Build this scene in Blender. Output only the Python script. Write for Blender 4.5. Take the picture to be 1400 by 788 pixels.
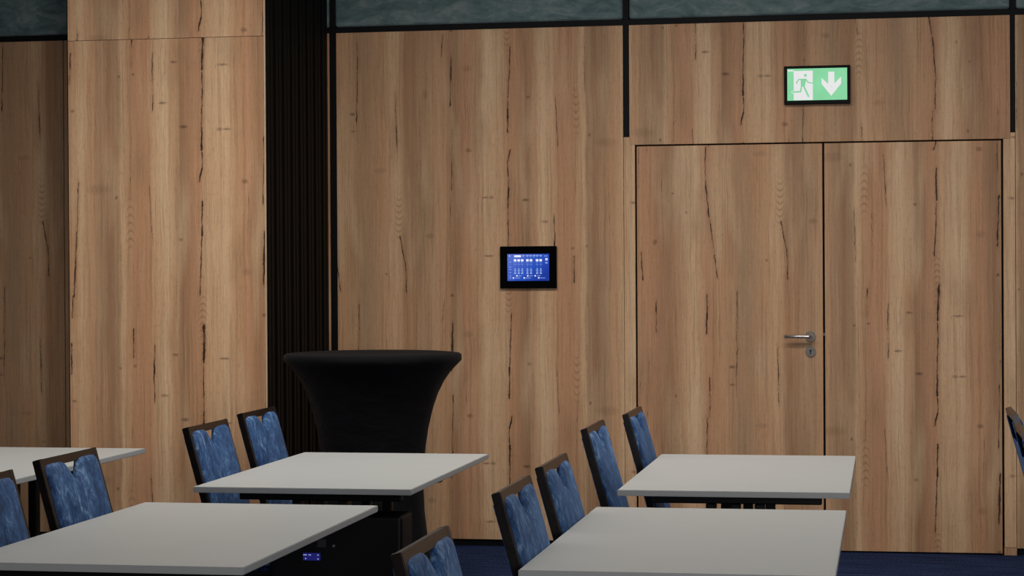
import bpy, bmesh, math, random
from mathutils import Matrix, Vector

# ------------------------------------------------------------------ scene
for o in list(bpy.data.objects):
    bpy.data.objects.remove(o)
S = bpy.context.scene
COL = S.collection
random.seed(4)

# ------------------------------------------------------------------ camera
EYE = 1.43529
YAW, PITCH, ROLL = 0.17787, -0.00693, -0.00581
F_PX = 2849.54
D = 10.7707                                   # distance of the panelled wall

_c, _s = math.cos(YAW), math.sin(YAW)
_fh, _rt, _z = Vector((-_s, _c, 0)), Vector((_c, _s, 0)), Vector((0, 0, 1))
_fw = _fh * math.cos(PITCH) + _z * math.sin(PITCH)
_up = -_fh * math.sin(PITCH) + _z * math.cos(PITCH)
_r2 = _rt * math.cos(ROLL) + _up * math.sin(ROLL)
_u2 = -_rt * math.sin(ROLL) + _up * math.cos(ROLL)
cam_d = bpy.data.cameras.new('camera')
cam_d.sensor_width = 36.0
cam_d.lens = F_PX / 1400 * 36.0
cam_d.clip_start = 0.05
cam = bpy.data.objects.new('camera', cam_d)
COL.objects.link(cam)
m = Matrix.Identity(4)
for i in range(3):
    m[i][0], m[i][1], m[i][2] = _r2[i], _u2[i], -_fw[i]
m.translation = Vector((0, 0, EYE))
cam.matrix_world = m
S.camera = cam

# ------------------------------------------------------------------ world and light
w = bpy.data.worlds.new('world')
S.world = w
w.use_nodes = True
w.node_tree.nodes['Background'].inputs[0].default_value = (0.5, 0.55, 0.6, 1)
w.node_tree.nodes['Background'].inputs[1].default_value = 0.05

S.view_settings.view_transform = 'Standard'
S.view_settings.look = 'None'
S.view_settings.gamma = 1.0
S.view_settings.use_curve_mapping = False
S.view_settings.exposure = -0.04

CEIL = 3.40
YBACK = -2.5
NEUTRAL = (1, .975, .945)
FILL_TINT = (1, .98, .97)


def area(name, x, y, z, sx, sy, power, col=(1, .93, .84), tilt=(0, 0, 0), spread=180):
    l = bpy.data.lights.new(name, 'AREA')
    l.shape = 'RECTANGLE'
    l.size, l.size_y = sx, sy
    l.energy = power
    l.color = col
    l.spread = math.radians(spread)
    o = bpy.data.objects.new(name, l)
    o.location = (x, y, z)
    o.rotation_euler = tilt
    COL.objects.link(o)
    return o


# ceiling light fields of the room (the ceiling itself is out of view)
area('ceiling_field_light', -.8, 8.0, CEIL - .03, 3.4, .5, 74, NEUTRAL)
area('ceiling_field_light', -3.4, 6.9, CEIL - .03, 4.2, .6, 74, NEUTRAL)
area('ceiling_field_light', 0.8, 6.0, CEIL - .03, 2.0, .6, 28, NEUTRAL)
area('ceiling_field_light', -1.6, 2.2, CEIL - .03, 4.0, .8, 8, NEUTRAL)
# frontal fill added behind the camera, right half of that wall; no window built
area('front_fill_light', 1.85, YBACK + .06, 1.9, 2.3, 1.8, 215, FILL_TINT, (math.radians(90), 0, 0))


# ------------------------------------------------------------------ helpers
def lin(r, g=None, b=None):
    if g is None:
        r, g, b = r
    def f(c):
        c /= 255.0
        return c / 12.92 if c <= .04045 else ((c + .055) / 1.055) ** 2.4
    return (f(r), f(g), f(b), 1.0)


def tag(o, label=None, cat=None, group=None, kind=None):
    if label:
        o['label'] = label
    if cat:
        o['category'] = cat
    if group:
        o['group'] = group
    if kind:
        o['kind'] = kind
    return o


def link(name, me, mat=None, parent=None, smooth=False):
    o = bpy.data.objects.new(name, me)
    COL.objects.link(o)
    if mat and not me.materials:
        me.materials.append(mat)
    if parent:
        o.parent = parent
    if smooth:
        for p in me.polygons:
            p.use_smooth = True
    return o


def empty(name, loc=(0, 0, 0), rz=0.0, parent=None):
    o = bpy.data.objects.new(name, None)
    o.location = loc
    o.rotation_euler = (0, 0, rz)
    o.empty_display_size = .1
    COL.objects.link(o)
    if parent:
        o.parent = parent
    return o


def mesh_of(bm, name):
    bmesh.ops.recalc_face_normals(bm, faces=bm.faces)
    me = bpy.data.meshes.new(name)
    bm.to_mesh(me)
    bm.free()
    return me


def add_box(bm, x0, x1, y0, y1, z0, z1, mtx=None):
    vs = [bm.verts.new((x, y, z)) for x in (x0, x1) for y in (y0, y1) for z in (z0, z1)]
    if mtx:
        for v in vs:
            v.co = mtx @ v.co
    for f in ((0, 1, 3, 2), (4, 6, 7, 5), (0, 4, 5, 1), (2, 3, 7, 6), (0, 2, 6, 4), (1, 5, 7, 3)):
        bm.faces.new([vs[i] for i in f])
    return vs


def box(name, x0, x1, y0, y1, z0, z1, mat, parent=None, bevel=0.0, seg=2, smooth=False):
    bm = bmesh.new()
    add_box(bm, x0, x1, y0, y1, z0, z1)
    if bevel:
        bmesh.ops.bevel(bm, geom=bm.edges[:], offset=bevel, segments=seg, profile=.5, affect='EDGES')
    return link(name, mesh_of(bm, name), mat, parent, smooth)


def bar(bm, a, b, wx, wy):
    """box-section bar between two points"""
    a, b = Vector(a), Vector(b)
    d = b - a
    q = d.to_track_quat('Z', 'Y').to_matrix().to_4x4()
    q.translation = a
    add_box(bm, -wx / 2, wx / 2, -wy / 2, wy / 2, 0, d.length, q)


def tapered_leg(name, a, b, wa, wb, mat, parent):
    """square leg from a (top) to b (bottom)"""
    bm = bmesh.new()
    ra = [bm.verts.new((a[0] + sx * wa / 2, a[1] + sy * wa / 2, a[2])) for sx, sy in ((-1, -1), (1, -1), (1, 1), (-1, 1))]
    rb = [bm.verts.new((b[0] + sx * wb / 2, b[1] + sy * wb / 2, b[2])) for sx, sy in ((-1, -1), (1, -1), (1, 1), (-1, 1))]
    bm.faces.new(ra)
    bm.faces.new(rb)
    for i in range(4):
        bm.faces.new((ra[i], ra[(i + 1) % 4], rb[(i + 1) % 4], rb[i]))
    bmesh.ops.recalc_face_normals(bm, faces=bm.faces)
    bmesh.ops.bevel(bm, geom=bm.edges[:], offset=.003, segments=1, affect='EDGES')
    return link(name, mesh_of(bm, name), mat, parent)


def lathe(bm, prof, n=48, cx=0, cy=0):
    rings = []
    for r, z in prof:
        rings.append([bm.verts.new((cx + r * math.cos(2 * math.pi * i / n), cy + r * math.sin(2 * math.pi * i / n), z)) for i in range(n)])
    for a, b in zip(rings[:-1], rings[1:]):
        for i in range(n):
            bm.faces.new((a[i], a[(i + 1) % n], b[(i + 1) % n], b[i]))
    bm.faces.new(rings[0])
    bm.faces.new(rings[-1])
    return rings


def cyl_y(bm, cx, cz, y0, y1, r, n=32, r1=None):
    """cylinder along the y axis"""
    r1 = r if r1 is None else r1
    a = [bm.verts.new((cx + r * math.cos(2 * math.pi * i / n), y0, cz + r * math.sin(2 * math.pi * i / n))) for i in range(n)]
    b = [bm.verts.new((cx + r1 * math.cos(2 * math.pi * i / n), y1, cz + r1 * math.sin(2 * math.pi * i / n))) for i in range(n)]
    bm.faces.new(a)
    bm.faces.new(b)
    for i in range(n):
        bm.faces.new((a[i], a[(i + 1) % n], b[(i + 1) % n], b[i]))


# ------------------------------------------------------------------ materials
class NT:
    def __init__(self, name):
        self.mat = bpy.data.materials.new(name)
        self.mat.use_nodes = True
        self.t = self.mat.node_tree
        self.bsdf = self.t.nodes['Principled BSDF']

    def n(self, typ, **kw):
        nd = self.t.nodes.new(typ)
        for k, v in kw.items():
            setattr(nd, k, v)
        return nd

    def set(self, sock, v):
        if v is None:
            return
        if isinstance(v, bpy.types.NodeSocket):
            self.t.links.new(v, sock)
        else:
            sock.default_value = v

    def m(self, op, a, b=None, c=None, clamp=False):
        nd = self.n('ShaderNodeMath', operation=op, use_clamp=clamp)
        self.set(nd.inputs[0], a)
        self.set(nd.inputs[1], b)
        self.set(nd.inputs[2], c)
        return nd.outputs[0]

    def mr(self, v, a, b, c=0.0, d=1.0, smooth=False):
        nd = self.n('ShaderNodeMapRange')
        if smooth:
            nd.interpolation_type = 'SMOOTHSTEP'
        self.set(nd.inputs[0], v)
        for i, x in enumerate((a, b, c, d)):
            self.set(nd.inputs[1 + i], x)
        return nd.outputs[0]

    def vec(self, x, y, z=0.0):
        nd = self.n('ShaderNodeCombineXYZ')
        for i, v in enumerate((x, y, z)):
            self.set(nd.inputs[i], v)
        return nd.outputs[0]

    def noise(self, vec, scale=1.0, detail=2.0, rough=.5, dist=0.0):
        nd = self.n('ShaderNodeTexNoise')
        self.set(nd.inputs['Vector'], vec)
        self.set(nd.inputs['Scale'], scale)
        self.set(nd.inputs['Detail'], detail)
        self.set(nd.inputs['Roughness'], rough)
        self.set(nd.inputs['Distortion'], dist)
        return nd.outputs[0]

    def mix(self, f, a, b, mode='MIX'):
        nd = self.n('ShaderNodeMix', data_type='RGBA', blend_type=mode)
        self.set(nd.inputs[0], f)
        self.set(nd.inputs[6], a)
        self.set(nd.inputs[7], b)
        return nd.outputs[2]

    def ramp(self, f, stops, interp='LINEAR'):
        nd = self.n('ShaderNodeValToRGB')
        cr = nd.color_ramp
        cr.interpolation = interp
        while len(cr.elements) < len(stops):
            cr.elements.new(.5)
        for e, (p, c) in zip(cr.elements, stops):
            e.position = p
            e.color = c
        self.set(nd.inputs[0], f)
        return nd.outputs[0]

    def bump(self, h, strength=.3, dist=.002):
        nd = self.n('ShaderNodeBump')
        self.set(nd.inputs['Height'], h)
        nd.inputs['Strength'].default_value = strength
        nd.inputs['Distance'].default_value = dist
        self.t.links.new(nd.outputs[0], self.bsdf.inputs['Normal'])

    def obj(self):
        return self.n('ShaderNodeTexCoord').outputs['Object']

    def scaled(self, v, s):
        nd = self.n('ShaderNodeVectorMath', operation='MULTIPLY')
        self.set(nd.inputs[0], v)
        nd.inputs[1].default_value = s
        return nd.outputs[0]

    def b(self, **kw):
        for k, v in kw.items():
            self.set(self.bsdf.inputs[k.replace('_', ' ')], v)


def plain(name, col, rough=.5, metal=0.0, spec=.5, var=.12, scale=30.0, emit=None, estr=0.0):
    t = NT(name)
    n = t.noise(t.obj(), scale, 3)
    f = t.mr(n, .3, .7, 1 - var, 1 + var)
    v = t.vec(f, f, f)
    c = t.mix(1.0, col, v, 'MULTIPLY')
    t.b(Base_Color=c, Roughness=rough, Metallic=metal)
    t.bsdf.inputs['Specular IOR Level'].default_value = spec
    if emit:
        t.b(Emission_Color=emit, Emission_Strength=estr)
    return t.mat


# the printed oak decor: a sheet 2.07 m wide whose pattern repeats every 1.40 m of height.
# u runs across the sheet, w along it; every panel carries its own cut of the sheet as UVs.
CRACKS = [  # u0, w0, u1, w1, half width (mm), strength
    (.569, 1.38, .563, 1.17, 4.0, 1.0), (.563, 1.19, .562, .95, 2.6, .95), (.562, .97, .560, .79, 3.6, 1.0),
    (.561, .80, .564, .70, 2.2, .8), (.564, .72, .547, .645, 3.4, .8),
    (.561, .57, .559, .38, 3.0, .95), (.559, .40, .545, .09, 2.6, .85),
    (.295, .65, .311, .36, 1.8, .7), (.320, 1.28, .314, 1.12, 2.8, .8), (.314, 1.14, .316, .985, 2.0, .7),
    (.150, .37, .154, .07, 1.7, .6), (.215, 1.36, .212, 1.20, 4.5, .6),
    (.868, .43, .862, .14, 3.4, .9), (.865, .88, .860, .52, 2.2, .7), (.876, 1.36, .869, .88, 1.6, .5),
    (.916, .16, .906, .03, 2.0, .65), (.880, 1.12, .872, .90, 2.0, .5),
    (1.145, 1.09, 1.117, 1.25, 2.4, .8), (1.117, 1.23, 1.112, 1.42, 3.0, .85), (1.160, .65, 1.166, .32, 2.4, .75),
    (1.376, .52, 1.370, .03, 2.2, .75), (1.372, .60, 1.380, .46, 1.4, .5),
    (1.527, .70, 1.533, .88, 2.4, .8), (1.533, .86, 1.512, 1.09, 2.6, .85), (1.512, 1.07, 1.468, 1.41, 2.4, .8),
    (1.527, .29, 1.525, .06, 3.2, .75), (1.515, .72, 1.513, .49, 2.8, .85),
    (1.860, 1.41, 1.866, 1.24, 2.8, .75), (1.790, .28, 1.792, .09, 3.6, .6), (1.835, .75, 1.830, .40, 1.6, .5),
    (-.100, 1.29, -.106, 1.12, 3.4, .8), (-.064, .67, -.068, .40, 2.4, .7), (-.070, .44, -.090, .08, 3.0, .85),
    (-.094, .12, -.098, -.05, 2.6, .75), (.025, 1.05, .03, .80, 1.3, .4), (.725, 1.4, .722, .75, 1.2, .35), (1.265, .9, 1.27, .3, 1.2, .35),
    (1.68, .5, 1.69, .1, 1.3, .4), (.43, .2, .427, -.1, 1.3, .35), (.205, .9, .20, .55, 1.5, .5), (.235, .35, .24, .02, 1.4, .45), (.79, .6, .785, .3, 1.3, .4),
    (1.03, .8, 1.035, .35, 1.3, .45), (1.06, .3, 1.055, .02, 1.3, .4), (1.44, 1.25, 1.445, .95, 1.2, .4), (1.75, 1.3, 1.76, .8, 1.5, .45), (1.88, .95, 1.875, .5, 1.6, .5),
]
KNOTS = [  # u, w, ru, rw (m), strength
    (.130, .58, .006, .008, .8), (.452, .375, .009, .007, .6), (.864, .015, .008, .007, .9), (.423, 1.225, .014, .006, .7),
    (.667, 1.207, .022, .005, .7), (.365, 1.03, .017, .006, .7), (.470, .915, .017, .007, .8), (.650, .900, .012, .007, .6),
    (.685, .900, .016, .005, .7), (.771, .65, .014, .010, .6), (.146, 1.16, .007, .006, .6), (.219, 1.17, .008, .006, .6),
    (.04, .62, .05, .02, .25), (1.399, .448, .014, .007, .8), (1.396, .54, .012, .006, .6), (1.795, 1.2, .010, .012, .7),
    (1.63, 1.05, .007, .006, .5), (1.70, .95, .006, .005, .6), (1.69, .6, .006, .008, .5), (1.22, 1.3, .007, .006, .6),
    (.78, .22, .02, .015, .3), (1.0, .35, .012, .02, .3), (1.25, .75, .03, .012, .25), (-.09, 1.0, .010, .007, .6), (.98, 1.1, .02, .012, .35),
]
CATH = [(.562, .0, 32), (1.15, 1.0, 30), (.20, .45, 26)]


def make_oak():
    t = NT('oak_decor')
    uv = t.n('ShaderNodeUVMap', uv_map='decor').outputs[0]
    sp = t.n('ShaderNodeSeparateXYZ')
    t.set(sp.inputs[0], uv)
    u, wl = sp.outputs[0], sp.outputs[1]
    w0 = t.m('FLOORED_MODULO', wl, 1.40)
    # wandering of the grain
    wob = t.m('SUBTRACT', t.noise(t.vec(t.m('MULTIPLY', u, 3.0), t.m('MULTIPLY', wl, 4.5)), 1, 3), .5)
    wob2 = t.m('SUBTRACT', t.noise(t.vec(t.m('MULTIPLY', u, 10.0), t.m('MULTIPLY', wl, 30.0)), 1, 4, .6), .5)
    uc = t.m('ADD', t.m('MULTIPLY_ADD', wob, .016, u), t.m('MULTIPLY', wob2, .010))
    ub = t.m('MULTIPLY_ADD', wob, .03, u)
    # broad tone across the sheet
    L, M, Dk, Rd, G = (215, 176, 136), (199, 155, 116), (162, 122, 89), (195, 145, 108), (177, 142, 108)
    LL = (227, 191, 151)
    tone = [(-.13, Rd), (-.09, M), (-.05, L), (.0, M), (.05, G), (.10, Dk), (.14, G), (.16, L), (.19, M), (.23, Rd), (.29, Rd), (.33, L), (.38, LL),
            (.42, M), (.46, Dk), (.54, Rd), (.60, L), (.68, LL), (.73, M), (.78, Rd), (.84, Dk), (.92, M), (1.02, G), (1.10, Dk), (1.16, L),
            (1.24, M), (1.33, G), (1.45, M), (1.51, Rd), (1.60, LL), (1.72, Dk), (1.84, Rd)]
    f = t.mr(ub, -.15, 1.90)
    base = t.ramp(f, [((a + .15) / 2.05, lin(c)) for a, c in tone], 'EASE')
    # patches, streaks and pores
    patch = t.noise(t.vec(t.m('MULTIPLY', u, 5.0), t.m('MULTIPLY', wl, 1.1)), 1, 3, .5, .6)
    base = t.mix(t.mr(patch, .42, .70, 0, .48), base, lin(198, 147, 106))
    patch2 = t.noise(t.vec(t.m('MULTIPLY', u, 7.0), t.m('MULTIPLY', wl, 1.6), 7.3), 1, 3, .55, .4)
    base = t.mix(t.mr(patch2, .55, .75, 0, .5), base, lin(158, 125, 92))
    patch3 = t.noise(t.vec(t.m('MULTIPLY', u, 8.0), t.m('MULTIPLY', wl, 1.2), 3.1), 1, 2, .5, .3)
    base = t.mix(t.mr(patch3, .54, .74, 0, .5), base, lin(222, 190, 150))
    us = t.m('MULTIPLY_ADD', wob, .022, u)
    st = t.noise(t.vec(t.m('MULTIPLY', us, 62.0), t.m('MULTIPLY', wl, 1.3)), 1, 5, .62, .25)
    base = t.mix(t.mr(st, .50, .78, 0, .52), base, lin(136, 101, 73))
    base = t.mix(t.mr(st, .42, .22, 0, .22), base, lin(226, 194, 156))
    fine = t.noise(t.vec(t.m('MULTIPLY', us, 420.0), t.m('MULTIPLY', wl, 12.0)), 1, 3, .6)
    base = t.mix(t.mr(fine, .47, .75, 0, .36), base, lin(128, 95, 68))
    st2 = t.noise(t.vec(t.m('MULTIPLY', us, 170.0), t.m('MULTIPLY', wl, 1.6), 4.4), 1, 3, .6, .2)
    base = t.mix(t.mr(st2, .55, .72, 0, .38), base, lin(126, 90, 60))
    base = t.mix(t.mr(st2, .44, .28, 0, .20), base, lin(232, 198, 156))
    pore = t.noise(t.vec(t.m('MULTIPLY', us, 260.0), t.m('MULTIPLY', wl, 38.0), 9.1), 1, 2, .6)
    base = t.mix(t.mr(pore, .58, .72, 0, .34), base, lin(112, 78, 50))
    # cathedral figure
    for cu, cw, k in CATH:
        du = t.m('SUBTRACT', uc, cu)
        dw = t.m('SUBTRACT', w0, cw)
        dwl = t.m('WRAP', dw, .7, -.7)
        ph = t.m('ADD', t.m('MULTIPLY', t.m('MULTIPLY', du, du), 2600.0 / k * .5), dwl)
        rings = t.m('SINE', t.m('MULTIPLY', ph, 2 * math.pi * k))
        msk = t.m('MULTIPLY', t.mr(t.m('ABSOLUTE', du), .028, .008, smooth=True), t.mr(t.m('ABSOLUTE', dwl), .17, .06, smooth=True))
        base = t.mix(t.m('MULTIPLY', t.mr(rings, .1, 1.0, 0, .42), msk), base, lin(125, 88, 56))
    # shakes
    brk = t.mr(t.noise(t.vec(t.m('MULTIPLY', u, 20.0), t.m('MULTIPLY', wl, 9.0), 1.7), 1, 3), .28, .48, .45, 1.0)
    wmod = t.mr(t.noise(t.vec(t.m('MULTIPLY', u, 6.0), t.m('MULTIPLY', wl, 17.0), 5.5), 1, 3), .3, .68, .35, 1.5)
    prox = None                                   # 1 on a shake, falling to 0 at six half-widths
    for (a0, b0, a1, b1, hw, stg) in CRACKS:
        k = (a1 - a0) / (b1 - b0)
        cx = t.m('MULTIPLY_ADD', w0, k, a0 - k * b0)
        dist = t.m('ABSOLUTE', t.m('SUBTRACT', uc, cx))
        wc, hl = (b0 + b1) / 2, abs(b1 - b0) / 2
        win = t.mr(t.m('ABSOLUTE', t.m('SUBTRACT', w0, wc)), hl * 1.18, hl * .86, 0, min(1.0, .70 + .34 * stg))
        hwm = hw / 1000 * 1.25 * (.6 + .4 * stg)
        v = t.m('MULTIPLY', t.mr(dist, hwm * 6, 0), win)
        prox = v if prox is None else t.m('MAXIMUM', prox, v)
    lo = t.m('MULTIPLY_ADD', wmod, -.20, 1.0)
    acc = t.mr(prox, lo, t.m('ADD', lo, .11))
    halo = t.m('MULTIPLY', prox, prox)
    feather = t.noise(t.vec(t.m('MULTIPLY', u, 160.0), t.m('MULTIPLY', wl, 120.0)), 1, 2)
    base = t.mix(t.m('MULTIPLY', halo, t.mr(feather, .38, .62, .08, .62)), base, lin(118, 76, 44))
    base = t.mix(t.m('MULTIPLY', acc, brk), base, lin(56, 34, 19))
    kn = None
    for (a, b_, ru, rw, stg) in KNOTS:
        dx = t.m('MULTIPLY', t.m('SUBTRACT', uc, a), 1 / ru)
        dz = t.m('MULTIPLY', t.m('SUBTRACT', w0, b_), 1 / rw)
        r2 = t.m('ADD', t.m('MULTIPLY', dx, dx), t.m('MULTIPLY', dz, dz))
        v = t.mr(r2, 2.2, .1, 0, stg)
        kn = v if kn is None else t.m('MAXIMUM', kn, v)
    kmod = t.mr(t.noise(t.vec(t.m('MULTIPLY', u, 130.0), t.m('MULTIPLY', wl, 150.0)), 1, 2), .35, .6, .35, 1)
    base = t.mix(t.m('MULTIPLY', kn, kmod), base, lin(70, 42, 26))
    t.b(Base_Color=base, Roughness=t.mr(st, .3, .7, .52, .62))
    t.bsdf.inputs['Specular IOR Level'].default_value = .3
    t.bump(fine, .12, .0006)
    return t.mat


def make_velvet():
    t = NT('blue_crushed_velvet')
    o = t.obj()
    rnd = t.n('ShaderNodeObjectInfo').outputs['Random']
    add = t.n('ShaderNodeVectorMath', operation='ADD')
    t.set(add.inputs[0], o)
    t.set(add.inputs[1], t.vec(t.m('MULTIPLY', rnd, 17.0), t.m('MULTIPLY', rnd, 9.0), rnd))
    p = add.outputs[0]
    n1 = t.noise(t.scaled(p, (30, 26, 14)), 1, 5, .65, 1.2)
    n2 = t.noise(t.scaled(p, (90, 90, 55)), 1, 3, .6, .5)
    n3 = t.noise(t.scaled(p, (7, 7, 4)), 1, 2)
    v = t.m('ADD', t.m('MULTIPLY', n1, .6), t.m('ADD', t.m('MULTIPLY', n2, .25), t.m('MULTIPLY', n3, .25)))
    c = t.ramp(t.mr(v, .40, .70), [(0, lin(8, 26, 58)), (.35, lin(24, 54, 96)), (.65, lin(52, 84, 126)), (1, lin(112, 140, 172))])
    t.b(Base_Color=c, Roughness=.75, Sheen_Weight=.25, Sheen_Roughness=.4)
    t.bsdf.inputs['Sheen Tint'].default_value = lin(140, 175, 220)
    t.bsdf.inputs['Specular IOR Level'].default_value = .2
    t.bump(t.m('ADD', n1, t.m('MULTIPLY', n2, .5)), .6, .004)
    return t.mat


def make_carpet():
    t = NT('navy_carpet')
    o = t.obj()
    n1 = t.noise(o, 110, 3, .8)
    n2 = t.noise(t.scaled(o, (3, 30, 1)), 1, 3, .6)
    c = t.ramp(t.m('ADD', t.m('MULTIPLY', n1, .7), t.m('MULTIPLY', n2, .3)),
               [(.34, lin(12, 20, 42)), (.47, lin(24, 38, 72)), (.58, lin(48, 66, 106)), (.70, lin(110, 128, 166))])
    t.b(Base_Color=c, Roughness=.95)
    t.bsdf.inputs['Specular IOR Level'].default_value = .1
    t.bump(n1, .8, .006)
    return t.mat


def make_teal():
    t = NT('teal_padded_fabric')
    o = t.obj()
    n1 = t.noise(t.scaled(o, (5, 5, 11)), 1, 5, .6, 1.5)
    n2 = t.noise(t.scaled(o, (40, 40, 60)), 1, 3, .6)
    v = t.m('ADD', t.m('MULTIPLY', n1, .8), t.m('MULTIPLY', n2, .2))
    c = t.ramp(v, [(.32, lin(60, 86, 90)), (.5, lin(94, 116, 117)), (.7, lin(134, 146, 144))])
    t.b(Base_Color=c, Roughness=.7, Sheen_Weight=.3)
    t.bump(v, .35, .01)
    return t.mat


def make_black_cloth():
    t = NT('black_stretch_cloth')
    o = t.obj()
    n1 = t.noise(o, 900, 2)
    n2 = t.noise(t.scaled(o, (9, 9, 22)), 1, 3, .5, .8)
    c = t.ramp(n2, [(.35, lin(4, 4, 6)), (.7, lin(9, 9, 12))])
    t.b(Base_Color=c, Roughness=.85, Sheen_Weight=.02)
    t.bsdf.inputs['Specular IOR Level'].default_value = .15
    t.bump(t.m('ADD', n2, t.m('MULTIPLY', n1, .06)), .35, .02)
    return t.mat


def make_dark_wood():
    t = NT('dark_stained_wood')
    o = t.obj()
    st = t.noise(t.scaled(o, (60, 8, 60)), 1, 4, .6, .3)
    c = t.ramp(st, [(.35, lin(9, 6, 5)), (.55, lin(18, 12, 9)), (.72, lin(32, 21, 15))])
    t.b(Base_Color=c, Roughness=.30)
    t.bsdf.inputs['Specular IOR Level'].default_value = .5
    return t.mat


OAK = make_oak()
VELVET = make_velvet()
CARPET = make_carpet()
TEAL = make_teal()
CLOTH = make_black_cloth()
DWOOD = make_dark_wood()
BLACK = plain('matt_black_trim', lin(6, 7, 9), .6, spec=.15)
BLACKP = plain('black_partition_edge', lin(2, 2, 2), .6, spec=.12)
BLACKM = plain('black_steel', lin(7, 7, 9), .5, spec=.25)
WHITE = plain('white_laminate', lin(161, 162, 159), .48, spec=.4, var=.015, scale=6)
EDGE = plain('pale_grey_edge_band', lin(158, 160, 160), .5, var=.02)
STEEL = plain('brushed_steel', lin(205, 200, 196), .34, .9, var=.06, scale=90)
STEELB = plain('satin_steel_rose', lin(112, 106, 100), .42, .8, var=.1, scale=120)
STEELD = plain('steel_keyhole', lin(40, 38, 36), .5, .6)
GLOSS = plain('glossy_black_glass', lin(6, 7, 10), .06, spec=.6, var=.02)
WALLG = plain('warm_grey_plaster', lin(120, 112, 104), .8, var=.05, scale=5)
CEILM = plain('dark_ceiling_board', lin(105, 105, 105), .9, var=.04, scale=5)
CEDGE = plain('light_edge_profile', lin(205, 178, 148), .5, var=.05)


def emissive(name, col, strength, var=0.0):
    t = NT(name)
    n = t.noise(t.obj(), 14.0, 2)
    f = t.mr(n, .3, .7, 1 - var, 1 + var)
    c = t.mix(1.0, col, t.vec(f, f, f), 'MULTIPLY')
    t.b(Base_Color=(.01, .01, .01, 1), Roughness=.3, Emission_Color=c, Emission_Strength=strength)
    return t.mat


# ------------------------------------------------------------------ setting
def panel(name, x0, x1, z0, z1, yf, th, parent, umap, wmap, bevel=.0012):
    """oak-faced board; umap/wmap = (sign, offset) place it on the decor sheet"""
    bm = bmesh.new()
    add_box(bm, x0, x1, yf, yf + th, z0, z1)
    bmesh.ops.recalc_face_normals(bm, faces=bm.faces)
    if bevel:
        bmesh.ops.bevel(bm, geom=bm.edges[:], offset=bevel, segments=1, affect='EDGES')
    lay = bm.loops.layers.uv.new('decor')
    for f in bm.faces:
        for l in f.loops:
            c = l.vert.co
            l[lay].uv = (umap[0] * c.x + umap[1] + (c.y - yf) * .5, wmap[0] * c.z + wmap[1])
    return link(name, mesh_of(bm, name), OAK, parent)


XL, XR, YB = -7.5, 3.2, -2.5
floor = tag(box('floor', XL, XR, YB, D + .1, -.05, 0, CARPET), kind='structure')
ceiling = tag(box('ceiling', XL, XR, YB, D + .1, CEIL, CEIL + .05, CEILM), kind='structure')
tag(box('wall_left', XL - .05, XL, YB, D + .1, 0, CEIL, WALLG), kind='structure')
tag(box('wall_right', XR, XR + .05, YB, D + .1, 0, CEIL, WALLG), kind='structure')
tag(box('wall_front', XL, XR, YB - .05, YB, 0, CEIL, WALLG), kind='structure')
wall = tag(box('wall_back', XL, XR, D + .03, D + .1, 0, CEIL, BLACK), kind='structure')

TH = .018
ZS0, ZS1 = 2.722, 2.752          # black shadow strip
SK = .035                        # panels stop above a recessed black skirting
ROT = -1
# panels left of the parked partition stack, and the narrow one between stack and strip
panel('wood_panel', -5.95, -4.42, SK, ZS0, D, TH, wall, (-1, 1.13 - 4.527), (-1, -.372 + 1.807))
panel('wood_panel', -4.416, -2.919, SK, ZS0, D, TH, wall, (-1, -3.05), (-1, 1.0))
panel('wood_panel', -7.4, -5.955, SK, ZS0, D, TH, wall, (1, 7.4), (1, .3))
# middle panel with the touch screen
panel('wood_panel', -2.881, -1.3445, SK, ZS0, D, TH, wall, (-1, -1.393), (-1, 1.336))
# panels right of the door
panel('wood_panel', .641, 1.9, SK, ZS0, D, TH, wall, (-1, .80), (-1, 1.1))
panel('wood_panel', 1.905, 3.18, SK, ZS0, D, TH, wall, (1, -1.9), (1, .4))
# transom above the door
panel('wood_panel', -1.3115, .6155, 2.1, ZS0, D - .004, TH + .004, wall, (1, 1.282), (1, -1.543))

# padded teal panels above the strip
for a, b in ((-7.4, -5.5), (-5.47, -2.915), (-2.884, -1.343), (-1.311, .616), (.644, 3.18)):
    bm = bmesh.new()
    add_box(bm, a + .002, b - .002, D - .012, D + .028, ZS1 + .002, CEIL - .01)
    bmesh.ops.recalc_face_normals(bm, faces=bm.faces)
    bmesh.ops.bevel(bm, geom=bm.edges[:], offset=.014, segments=4, profile=.5, affect='EDGES')
    link('padded_panel', mesh_of(bm, 'padded_panel'), TEAL, wall, True)

# black strips between the panels
tag(box('trim_1', XL, XR, D + .004, D + .03, ZS0, ZS1, BLACK), kind='structure')
for i, (a, b, z) in enumerate(((-2.917, -2.883, 0.0), (-1.3425, -1.3135, 2.143), (.6175, .6435, 2.133))):
    tag(box('trim_%d' % (i + 2), a, b, D + .002, D + .03, z, ZS0 - .001, BLACK), kind='structure')
    tag(box('trim_%d' % (i + 5), a, b, D + .002, D + .03, ZS1 + .001, CEIL - .01, BLACK), kind='structure')
tag(box('baseboard_back', XL, XR, D + .012, D + .03, 0, SK + .01, BLACK), kind='structure')

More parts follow.
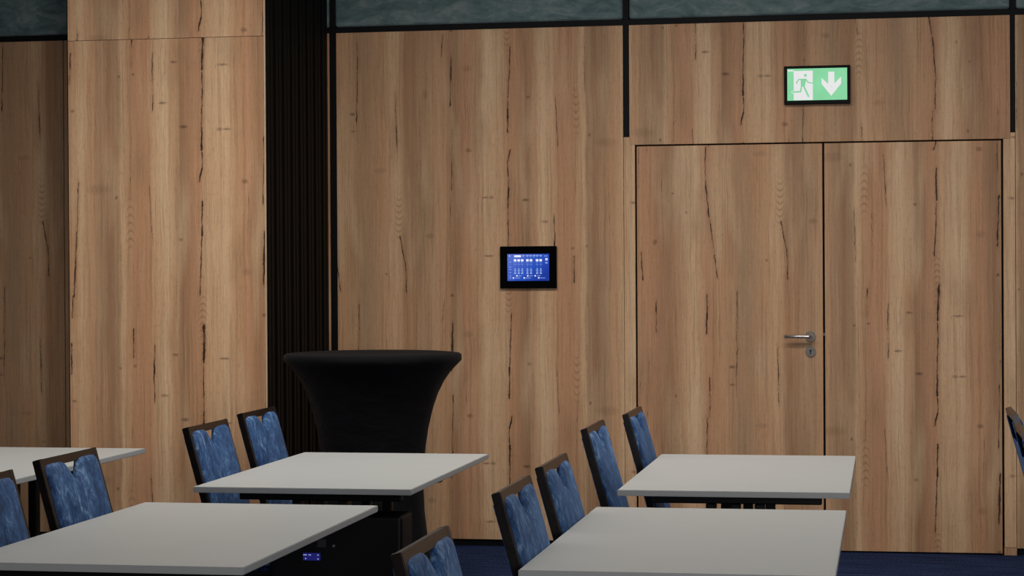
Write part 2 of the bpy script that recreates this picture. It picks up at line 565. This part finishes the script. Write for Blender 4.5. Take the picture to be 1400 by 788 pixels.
# double door
door = tag(empty('door_1', (0, 0, 0)), 'double oak-faced door flush with the panelled wall, lever handle on its left leaf', kind='structure')
DH = 2.092
leafL = panel('door_leaf', -1.275, -.3215, .008, DH, D, .03, door, (-1, .6125), (-1, 1.395))
leafR = panel('door_leaf', -.311, .5695, .008, DH, D, .03, door, (1, .310), (1, 0))
panel('door_jamb', -1.3425, -1.284, .02, 2.141, D - .002, TH, door, (1, 1.345 + .60), (1, .5))
panel('door_jamb', .580, .6385, .04, 2.131, D - .002, TH, door, (1, .03), (1, .5))
panel('jamb_plinth', .578, .6395, .0, .038, D - .008, TH + .006, door, (1, .4), (1, .1))
panel('jamb_plinth', -1.3435, -1.282, .0, .019, D - .008, TH + .006, door, (1, 1.9), (1, .1))


def lever(parent):
    cx, cz = -.386, 1.105
    bm = bmesh.new()
    cyl_y(bm, cx, cz, D, D - .009, .0265)
    link('rosette', mesh_of(bm, 'rosette'), STEELB, parent)
    bm = bmesh.new()
    cyl_y(bm, cx, cz, D - .005, D - .055, .0095, 20)
    # lever pointing left with rounded elbow
    n = 16
    path = [(cx + .006, D - .052), (cx - .006, D - .056), (cx - .03, D - .057), (cx - .128, D - .057)]
    rings = []
    for (px, py) in path:
        rings.append([bm.verts.new((px, py + .0095 * math.cos(2 * math.pi * k / n), cz + .0095 * math.sin(2 * math.pi * k / n))) for k in range(n)])
    for a, b in zip(rings[:-1], rings[1:]):
        for k in range(n):
            bm.faces.new((a[k], a[(k + 1) % n], b[(k + 1) % n], b[k]))
    bm.faces.new(rings[0])
    bm.faces.new(rings[-1])
    h = link('lever_handle', mesh_of(bm, 'lever_handle'), STEEL, parent, True)
    h['label'] = 'brushed steel lever handle'
    bm = bmesh.new()
    cyl_y(bm, cx + .001, 1.027, D, D - .008, .0265)
    e = link('lock_escutcheon', mesh_of(bm, 'lock_escutcheon'), STEELB, parent)
    bm = bmesh.new()
    cyl_y(bm, cx + .001, 1.032, D - .008, D - .0095, .0055, 16)
    add_box(bm, cx - .0015, cx + .0035, D - .0095, D - .008, 1.013, 1.030)
    link('keyhole', mesh_of(bm, 'keyhole'), STEELD, parent)


lever(leafL)
box('lock_strike', -.3195, -.313, D + .001, D + .02, 1.108, 1.122, STEELB, leafR)

# ------------------------------------------------------------------ parked stack of movable wall panels
PX0, PX1, PY0, PSTEP = -3.889, -2.895, 9.52, .1415
SEAM = 2.569
ordinal = ['foremost', 'second', 'third', 'fourth', 'fifth', 'sixth', 'seventh', 'rearmost']
for i in range(8):
    y0 = PY0 + i * PSTEP
    p = empty('movable_wall_panel', ((PX0 + PX1) / 2, y0, 0))
    lab = 'oak-faced movable wall panel with a seam near its top, front of the parked stack' if i == 0 else \
        'black edge of the %s movable wall panel in the parked stack, counted from the front' % ordinal[i]
    tag(p, lab, 'partition', 'parked movable wall panels')
    W2 = (PX1 - PX0) / 2
    bm = bmesh.new()
    add_box(bm, -W2, W2, .012, .118, .012, CEIL - .02)
    link('core', mesh_of(bm, 'core'), BLACKP, p)
    bm = bmesh.new()                     # rounded edge profile on the visible side
    for k in range(2):
        add_box(bm, W2, W2 + .006, .016 + k * .055, .060 + k * .055, .012, CEIL - .02)
    bmesh.ops.bevel(bm, geom=bm.edges[:], offset=.004, segments=2, affect='EDGES')
    link('edge_profile', mesh_of(bm, 'edge_profile'), BLACKP, p)
    if i == 0:
        for nm, z0, z1, wo in (('face_board', .012, SEAM - .0012, -1.231), ('face_board', SEAM + .0012, CEIL - .02, -1.95)):
            bm = bmesh.new()
            add_box(bm, -W2 + .009, W2 - .004, 0, .012, z0, z1)
            bmesh.ops.recalc_face_normals(bm, faces=bm.faces)
            lay = bm.loops.layers.uv.new('decor')
            for f in bm.faces:
                for l in f.loops:
                    c = l.vert.co
                    l[lay].uv = (c.x + W2 - .119 + c.y * .5, c.z + wo)
            link(nm, mesh_of(bm, nm), OAK, p)
        bm = bmesh.new()
        add_box(bm, W2 - .004, W2, 0, .012, .012, CEIL - .02)
        link('edge_lipping', mesh_of(bm, 'edge_lipping'), CEDGE, p)
    else:
        box('face_board', -W2, W2 - .002, .004, .012, .012, CEIL - .02, BLACKP, p)

# ------------------------------------------------------------------ bar table with stretch cover
bt = empty('bar_table', (-2.285, 9.143, 0))
tag(bt, 'tall round bar table under a black stretch cover', 'table')
bm = bmesh.new()
prof = [(.0, 1.082), (.2, 1.083), (.36, 1.082), (.392, 1.079), (.4, 1.072), (.4015, 1.060), (.400, 1.046), (.384, 1.030), (.355, 1.000), (.324, .955), (.297, .90), (.273, .83),
        (.251, .74), (.236, .65), (.228, .55), (.226, .46), (.230, .36), (.241, .25), (.258, .14), (.276, .06), (.285, .02)]
n = 96
rings = []
for (r, z) in prof:
    ring = []
    for i in range(n):
        a = 2 * math.pi * i / n
        foot = max(0.0, (.5 - z) / .5)
        rr = r * (1 + .10 * foot * foot * math.cos(4 * (a - .5))) + (.0015 * math.sin(9 * a + z * 11) if r > .05 else 0)
        ring.append(bm.verts.new((rr * math.cos(a), rr * math.sin(a), z)))
    rings.append(ring)
for a, b in zip(rings[:-1], rings[1:]):
    for i in range(n):
        bm.faces.new((a[i], a[(i + 1) % n], b[(i + 1) % n], b[i]))
bmesh.ops.remove_doubles(bm, verts=rings[0], dist=.0001)
link('stretch_cover', mesh_of(bm, 'stretch_cover'), CLOTH, bt, True)
bm = bmesh.new()
lathe(bm, [(.03, .02), (.03, 1.05)], 20)
link('pole', mesh_of(bm, 'pole'), BLACKM, bt)
for k in range(4):
    a = .5 + k * math.pi / 2
    bm = bmesh.new()
    bar(bm, (.02 * math.cos(a), .02 * math.sin(a), .03), (.30 * math.cos(a), .30 * math.sin(a), .012), .022, .04)
    link('foot', mesh_of(bm, 'foot'), BLACKM, bt)

# ------------------------------------------------------------------ training tables
TW, TL, TZ = .735, 1.332, .74


def make_table(legs):
    """origin at the near-left corner on the floor; x = depth of the desk, y = its length"""
    t = empty('training_table')
    bm = bmesh.new()
    add_box(bm, 0, TW, 0, TL, TZ - .019, TZ)
    bmesh.ops.recalc_face_normals(bm, faces=bm.faces)
    bmesh.ops.bevel(bm, geom=bm.edges[:], offset=.0018, segments=2, affect='EDGES')
    me = mesh_of(bm, 'tabletop')
    me.materials.append(WHITE)
    me.materials.append(EDGE)
    for p in me.polygons:
        p.material_index = 0 if p.normal.z > .5 else 1
    top = link('tabletop', me, None, t)
    top['label'] = 'white laminate top with pale grey edge'
    zb = TZ - .019
    cx = TW / 2 - .01
    for y in legs:
        box('crossbeam', .075, TW - .095, y - .02, y + .02, zb - .05, zb, BLACKM, t, .004)
        for dx in (-.08, 0, .08):
            box('column', cx + dx - .017, cx + dx + .017, y - .02, y + .02, .05, zb - .05, BLACKM, t, .004)
        box('foot', .06, TW - .08, y - .03, y + .03, .015, .05, BLACKM, t, .006)
        for fx in (.09, TW - .11):
            bm = bmesh.new()
            lathe(bm, [(.018, 0), (.018, .016)], 14, fx, y)
            link('leveller', mesh_of(bm, 'leveller'), BLACKM, t)
    box('spine_beam', cx - .025, cx + .025, legs[0] + .02, legs[1] - .02, zb - .05, zb - .005, BLACKM, t, .004)
    return t


def copy_tree(o, parent=None):
    c = o.copy()
    COL.objects.link(c)
    c.parent = parent
    for ch in list(o.children):
        copy_tree(ch, c)
    return c


T_POS = [
    (-.852, 6.624, 'white training table standing in front of the door handle, nearest the double door'),
    (-.853, 4.805, 'white training table in the right foreground, cut off by the bottom of the picture'),
    (-2.248, 6.554, 'white training table in front of the black bar table'),
    (-2.243, 4.758, 'white training table in the left foreground with two blue chairs at its left'),
    (-3.673, 6.657, 'white training table at the far left, in front of the oak movable wall'),
]
proto = make_table((.28, .912))
proto_off = make_table((.085, .69))
for i, (x, y, lab) in enumerate(T_POS):
    t = {0: proto, 1: proto_off}.get(i) or copy_tree(proto_off if i == 3 else proto)
    t.location = (x, y, 0)
    tag(t, lab, 'table', 'white training tables')

# ------------------------------------------------------------------ chairs
LEAN = math.atan(.275)
BW, BTOP = .435, .905          # width of the back, height of its top


def make_chair():
    """faces +x; origin on the floor below the rear edge of the top rail"""
    t = empty('banquet_chair')
    # frame of the back: n = forward normal of the leaning back, h = up along it
    ca, sa = math.cos(LEAN), math.sin(LEAN)
    BH = .50
    M = Matrix(((ca, 0, -sa, 0), (0, 1, 0, 0), (sa, 0, ca, 0), (0, 0, 0, 1)))
    # top rear edge of the rail at local (0, *, BTOP)
    M.translation = Vector((sa * BH, 0, BTOP - ca * BH))
    pw, pd = .026, .024

    def bbox(name, n0, n1, y0, y1, h0, h1, bev=.002):
        bm = bmesh.new()
        add_box(bm, n0, n1, y0, y1, h0, h1)
        bmesh.ops.recalc_face_normals(bm, faces=bm.faces)
        bmesh.ops.bevel(bm, geom=bm.edges[:], offset=bev, segments=2, affect='EDGES')
        bm.transform(M)
        return link(name, mesh_of(bm, name), DWOOD, t)
    bbox('top_rail', .001, pd - .001, -BW / 2 + .01, BW / 2 - .01, BH - .026, BH - .0005)
    for s in (-1, 1):
        bbox('back_post', 0, pd, s * BW / 2 - (pw if s > 0 else 0), s * BW / 2 + (pw if s < 0 else 0), -.02, BH)
    # cushion with a V notch under the rail
    hw = BW / 2 - .018
    top = BH - .017
    vw, vd = .056, .058
    out = [(-hw, .01), (hw, .01)]
    out += [(hw, .15), (hw, .30), (hw, top - .03), (hw - .006, top - .012), (hw - .022, top - .002), (hw - .05, top)]
    out += [(vw + .024, top - .001), (vw + .008, top - .004), (vw * .86, top - .011), (vw * .42, top - vd * .66), (.010, top - vd), (0, top - vd - .002)]
    out += [(-a, b) for a, b in reversed(out[2:-1])]
    e_ = BW / 2 - .010
    bm = bmesh.new()
    add_box(bm, -.004, .0005, -e_, e_, .01, BH - .115)
    for sg in (-1, 1):
        y0, y1 = sorted((sg * e_, sg * (e_ - .035)))
        add_box(bm, -.004, .0005, y0, y1, BH - .115, BH - .028)
    bm.transform(M)
    link('rear_upholstery', mesh_of(bm, 'rear_upholstery'), VELVET, t)
    N = len(out)

    def inset(d):
        res = []
        for i in range(N):
            p0, p1, p2 = Vector(out[i - 1]), Vector(out[i]), Vector(out[(i + 1) % N])
            a = (p1 - p0).normalized()
            b = (p2 - p1).normalized()
            na, nb = Vector((-a.y, a.x)), Vector((-b.y, b.x))
            nn = (na + nb)
            nn = nn.normalized() if nn.length > 1e-6 else na
            k = min(1.6, 1 / max(.5, nn.dot(na)))
            res.append(p1 + nn * d * k)
        return res
    bm = bmesh.new()
    loops = []
    for d, nn in ((.0, .012), (.0, .020), (.003, .026), (.010, .030), (.022, .033)):
        loops.append([bm.verts.new(M @ Vector((nn, p.x, p.y))) for p in inset(d)])
    for a, b in zip(loops[:-1], loops[1:]):
        for i in range(N):
            bm.faces.new((a[i], a[(i + 1) % N], b[(i + 1) % N], b[i]))
    bm.faces.new(loops[0])
    bm.faces.new(loops[-1])
    bm.normal_update()
    bmesh.ops.triangulate(bm, faces=[f for f in bm.faces if len(f.verts) > 4], ngon_method='EAR_CLIP')
    c = link('back_cushion', mesh_of(bm, 'back_cushion'), VELVET, t, True)
    c['label'] = 'blue crushed-velvet back cushion with a V notch at its top'
    # seat
    xb = sa * BH + .02                      # rear of the seat
    SD = .40
    bm = bmesh.new()
    add_box(bm, xb, xb + SD, -.215, .215, .41, .465)
    bmesh.ops.recalc_face_normals(bm, faces=bm.faces)
    bmesh.ops.bevel(bm, geom=bm.edges[:], offset=.024, segments=4, affect='EDGES')
    link('seat_cushion', mesh_of(bm, 'seat_cushion'), VELVET, t, True)
    box('seat_frame', xb - .012, xb + SD - .01, -.205, .205, .365, .412, DWOOD, t, .005)
    for s in (-1, 1):
        tapered_leg('leg', (xb - .004, s * .195, .42), (xb - .075, s * .2, 0), .034, .026, DWOOD, t)
        tapered_leg('leg', (xb + SD - .035, s * .19, .40), (xb + SD - .03, s * .195, 0), .034, .026, DWOOD, t)
    return t


CH = [
    (-.975, 7.94, 'blue velvet chair nearest the double door, far seat of the table before it'),
    (-1.022, 7.185, 'blue velvet chair, near seat of the table in front of the door'),
    (-.945, 5.80, 'blue velvet chair, far seat of the white table in the right foreground'),
    (-.938, 5.13, 'blue velvet chair, near seat of the white table in the right foreground'),
    (-.925, 4.04, 'blue velvet chair cut off by the bottom of the picture, left of the carpet patch'),
    (-2.435, 7.825, 'blue velvet chair beside the black partition edges, far seat of its table'),
    (-2.40, 7.10, 'blue velvet chair in front of the oak movable wall, near seat of its table'),
    (-2.41, 5.84, 'blue velvet chair, far seat of the white table in the left foreground'),
    (-2.365, 5.12, 'blue velvet chair cut off by the left border of the picture'),
    (.448, 8.04, 'blue velvet chair seen from behind at the right border, the farther of two'),
    (.43, 7.19, 'blue velvet chair at the right border, the nearer of two, showing only its rail end'),
]
cproto = make_chair()
for i, (x, y, lab) in enumerate(CH):
    c = cproto if i == 0 else copy_tree(cproto)
    c.location = (x, y, 0)
    tag(c, lab, 'chair', 'blue banquet chairs')

# ------------------------------------------------------------------ exit sign
ex = empty('exit_sign', (-.344, D, 2.389))
tag(ex, 'lit green emergency exit sign with running figure and down arrow above the door', 'sign')
W2, H2, DP = .167, .098, .035
GRN = emissive('sign_green', lin(128, 214, 158), .95, .06)
GRL = emissive('sign_rim_glow', lin(170, 240, 190), 1.0)
WHT = emissive('sign_white', lin(232, 232, 232), .95)
box('housing', -W2, W2, -DP, -.004, -H2, H2, BLACK, ex, .003)


def SX(cx):
    return -W2 + (cx - 200) / 790.0 * 2 * W2


def SZ(cy):
    return H2 - (cy - 190) / 442.0 * 2 * H2


box('lit_face', SX(238), SX(952), -DP - .001, -DP + .002, SZ(588), SZ(222), GRN, ex)


def flat(polys, name, mat, parent, y, sx=SX, sz=SZ, th=.0006):
    bm = bmesh.new()
    for poly in polys:
        a = [bm.verts.new((sx(px), y, sz(py))) for px, py in poly]
        b = [bm.verts.new((sx(px), y + th, sz(py))) for px, py in poly]
        bm.faces.new(a)
        bm.faces.new(b)
        for i in range(len(a)):
            bm.faces.new((a[i], a[(i + 1) % len(a)], b[(i + 1) % len(a)], b[i]))
    bm.normal_update()
    bmesh.ops.triangulate(bm, faces=[f for f in bm.faces if len(f.verts) > 4], ngon_method='EAR_CLIP')
    return link(name, mesh_of(bm, name), mat, parent)


def stroke(pts, wd):
    out = []
    for (a, b) in zip(pts[:-1], pts[1:]):
        a, b = Vector(a), Vector(b)
        d = (b - a).normalized()
        nn = Vector((-d.y, d.x)) * wd / 2
        e = d * wd * .25
        out.append([tuple(a + nn - e), tuple(b + nn + e), tuple(b - nn + e), tuple(a - nn - e)])
    return out


def disc(cx, cy, r, n=18):
    return [(cx + r * math.cos(2 * math.pi * i / n), cy + r * math.sin(2 * math.pi * i / n)) for i in range(n)]


flat([[(314, 248), (543, 248), (543, 584), (314, 584)]], 'door_pictogram', WHT, ex, -DP - .0018)
flat([[(288, 478), (316, 478), (316, 506), (292, 506)]], 'stride_mark', WHT, ex, -DP - .0018)
flat([[(245, 235), (312, 235), (312, 252), (245, 252)]], 'corner_mark', WHT, ex, -DP - .0018)
flat([[(728, 265), (800, 265), (801, 430), (727, 430)], [(648, 335), (763, 436), (762, 542), (648, 402)], [(880, 325), (880, 402), (762, 542), (763, 436)]], 'arrow', WHT, ex, -DP - .0018)
flat([disc(455, 300, 17), [(398, 345), (468, 345), (448, 425), (400, 425)]]
     + stroke([(346, 390), (374, 347), (460, 345), (488, 383), (543, 392)], 13)
     + stroke([(410, 415), (397, 487), (300, 491)], 17) + stroke([(428, 410), (492, 545)], 20),
     'running_figure', GRN, ex, -DP - .0026)

# ------------------------------------------------------------------ touch panel
tp = empty('touch_panel', (-1.845, D, 1.4675))
tag(tp, 'black wall touch panel with a lit blue screen between bar table and door', 'screen')
PW, PH = .1505, .1105
box('bezel', -PW, PW, -.022, -.001, -PH, PH, GLOSS, tp, .002)


def PXX(cx):
    return -PW + (cx - 98) / 760.0 * 2 * PW


def PZZ(cy):
    return PH - (cy - 118) / 566.0 * 2 * PH


def make_screen():
    t = NT('screen_blue')
    sp = t.n('ShaderNodeSeparateXYZ')
    t.set(sp.inputs[0], t.obj())
    f = t.mr(t.m('SUBTRACT', sp.outputs[2], sp.outputs[0]), -.14, .16)
    n = t.noise(t.obj(), 22, 2)
    c = t.ramp(t.m('ADD', t.m('MULTIPLY', f, .8), t.m('MULTIPLY', n, .2)), [(.1, lin(24, 56, 160)), (.45, lin(40, 84, 196)), (.9, lin(92, 118, 214))])
    t.b(Base_Color=(.01, .01, .02, 1), Roughness=.12, Emission_Color=c, Emission_Strength=.9)
    return t.mat


SCRW = emissive('screen_white', lin(235, 240, 255), 1.0)
SCRL = emissive('screen_pale_blue', lin(150, 178, 240), .9)
box('display', PXX(198), PXX(757), -.0225, -.021, PZZ(582), PZZ(222), make_screen(), tp)


def rc(x0, x1, y0, y1):
    return [(x0, y0), (x1, y0), (x1, y1), (x0, y1)]


cols = [302, 350, 397, 467, 515, 597, 645]
wp = [rc(290, 380, 238, 265)] + [rc(c - 17, c + 17, 292, 322) for c in cols]
wp += [rc(x - 9, x + 9, y - 9, y + 9) for x, y in ((325, 515), (470, 515), (570, 515), (278, 543), (423, 543), (618, 543))]
wp += [rc(706, 738, 280, 292), rc(706, 738, 297, 309), disc(228, 247, 7, 8)]
lp = []
for c in cols:
    lp += [rc(c - 15, c + 15, 337, 341), rc(c - 15, c + 15, 359, 364), disc(c, 420, 9, 10), rc(c - 15, c + 15, 434, 446), disc(c, 462, 10, 10), rc(c - 14, c + 14, 474, 490),
           rc(c - 3, c + 3, 380, 386)]
for x0 in (395, 450, 492, 540, 582, 628):
    lp.append(rc(x0, x0 + 34, 236, 248))
    lp.append(rc(x0 + 4, x0 + 28, 252, 260))
for y in (328, 398, 430, 470, 515, 543):
    lp += [rc(218, 226, y - 3, y + 1), rc(231, 246, y - 5, y + 5)]
for x, y in ((340, 515), (486, 515), (592, 515), (298, 543), (440, 543), (634, 543)):
    lp += [rc(x, x + 70 - (20 if y == 515 else 0), y - 3, y + 4)]
lp += [rc(688, 735, 246, 255), rc(706, 736, 332, 350)]
flat(wp, 'screen_icons', SCRW, tp, -.0234, PXX, PZZ, .0004)
flat(lp, 'screen_text', SCRL, tp, -.0232, PXX, PZZ, .0004)

# ------------------------------------------------------------------ equipment case below the table
eq = empty('equipment_case', (-1.80, 6.62, 0))
tag(eq, 'black equipment case with a small blue display standing under the table', 'appliance')
box('housing', -.21, .24, 0, .16, .02, .645, BLACKM, eq, .012, 3)
for sx in (-.15, .15):
    for sy in (.03, .13):
        bm = bmesh.new()
        lathe(bm, [(.018, 0), (.018, .022)], 14, sx, sy)
        link('rubber_foot', mesh_of(bm, 'rubber_foot'), BLACKM, eq)
DISP = emissive('case_display_blue', lin(30, 30, 110), .8)
DOTW = emissive('case_display_white', lin(170, 185, 240), .7)
dx, dz = -.064, .508
d_ = box('display', dx - .029, dx + .029, -.003, .001, dz - .012, dz + .012, DISP, eq)
bm = bmesh.new()
for a, b, ww, hh in ((-.022, .006, .012, .003), (-.006, .006, .008, .003), (-.020, -.006, .004, .004), (.022, .006, .005, .003), (.022, -.007, .005, .003)):
    add_box(bm, dx + a - ww / 2, dx + a + ww / 2, -.0036, -.003, dz + b - hh / 2, dz + b + hh / 2)
link('display_symbols', mesh_of(bm, 'display_symbols'), DOTW, d_)
bm = bmesh.new()
cyl_y(bm, .012, .545, .001, -.006, .004, 14)
link('indicator_stud', mesh_of(bm, 'indicator_stud'), STEEL, eq)
box('label_plate', -.045, -.015, -.002, .001, .54, .566, plain('dull_grey_plate', lin(38, 40, 44), .6), eq)
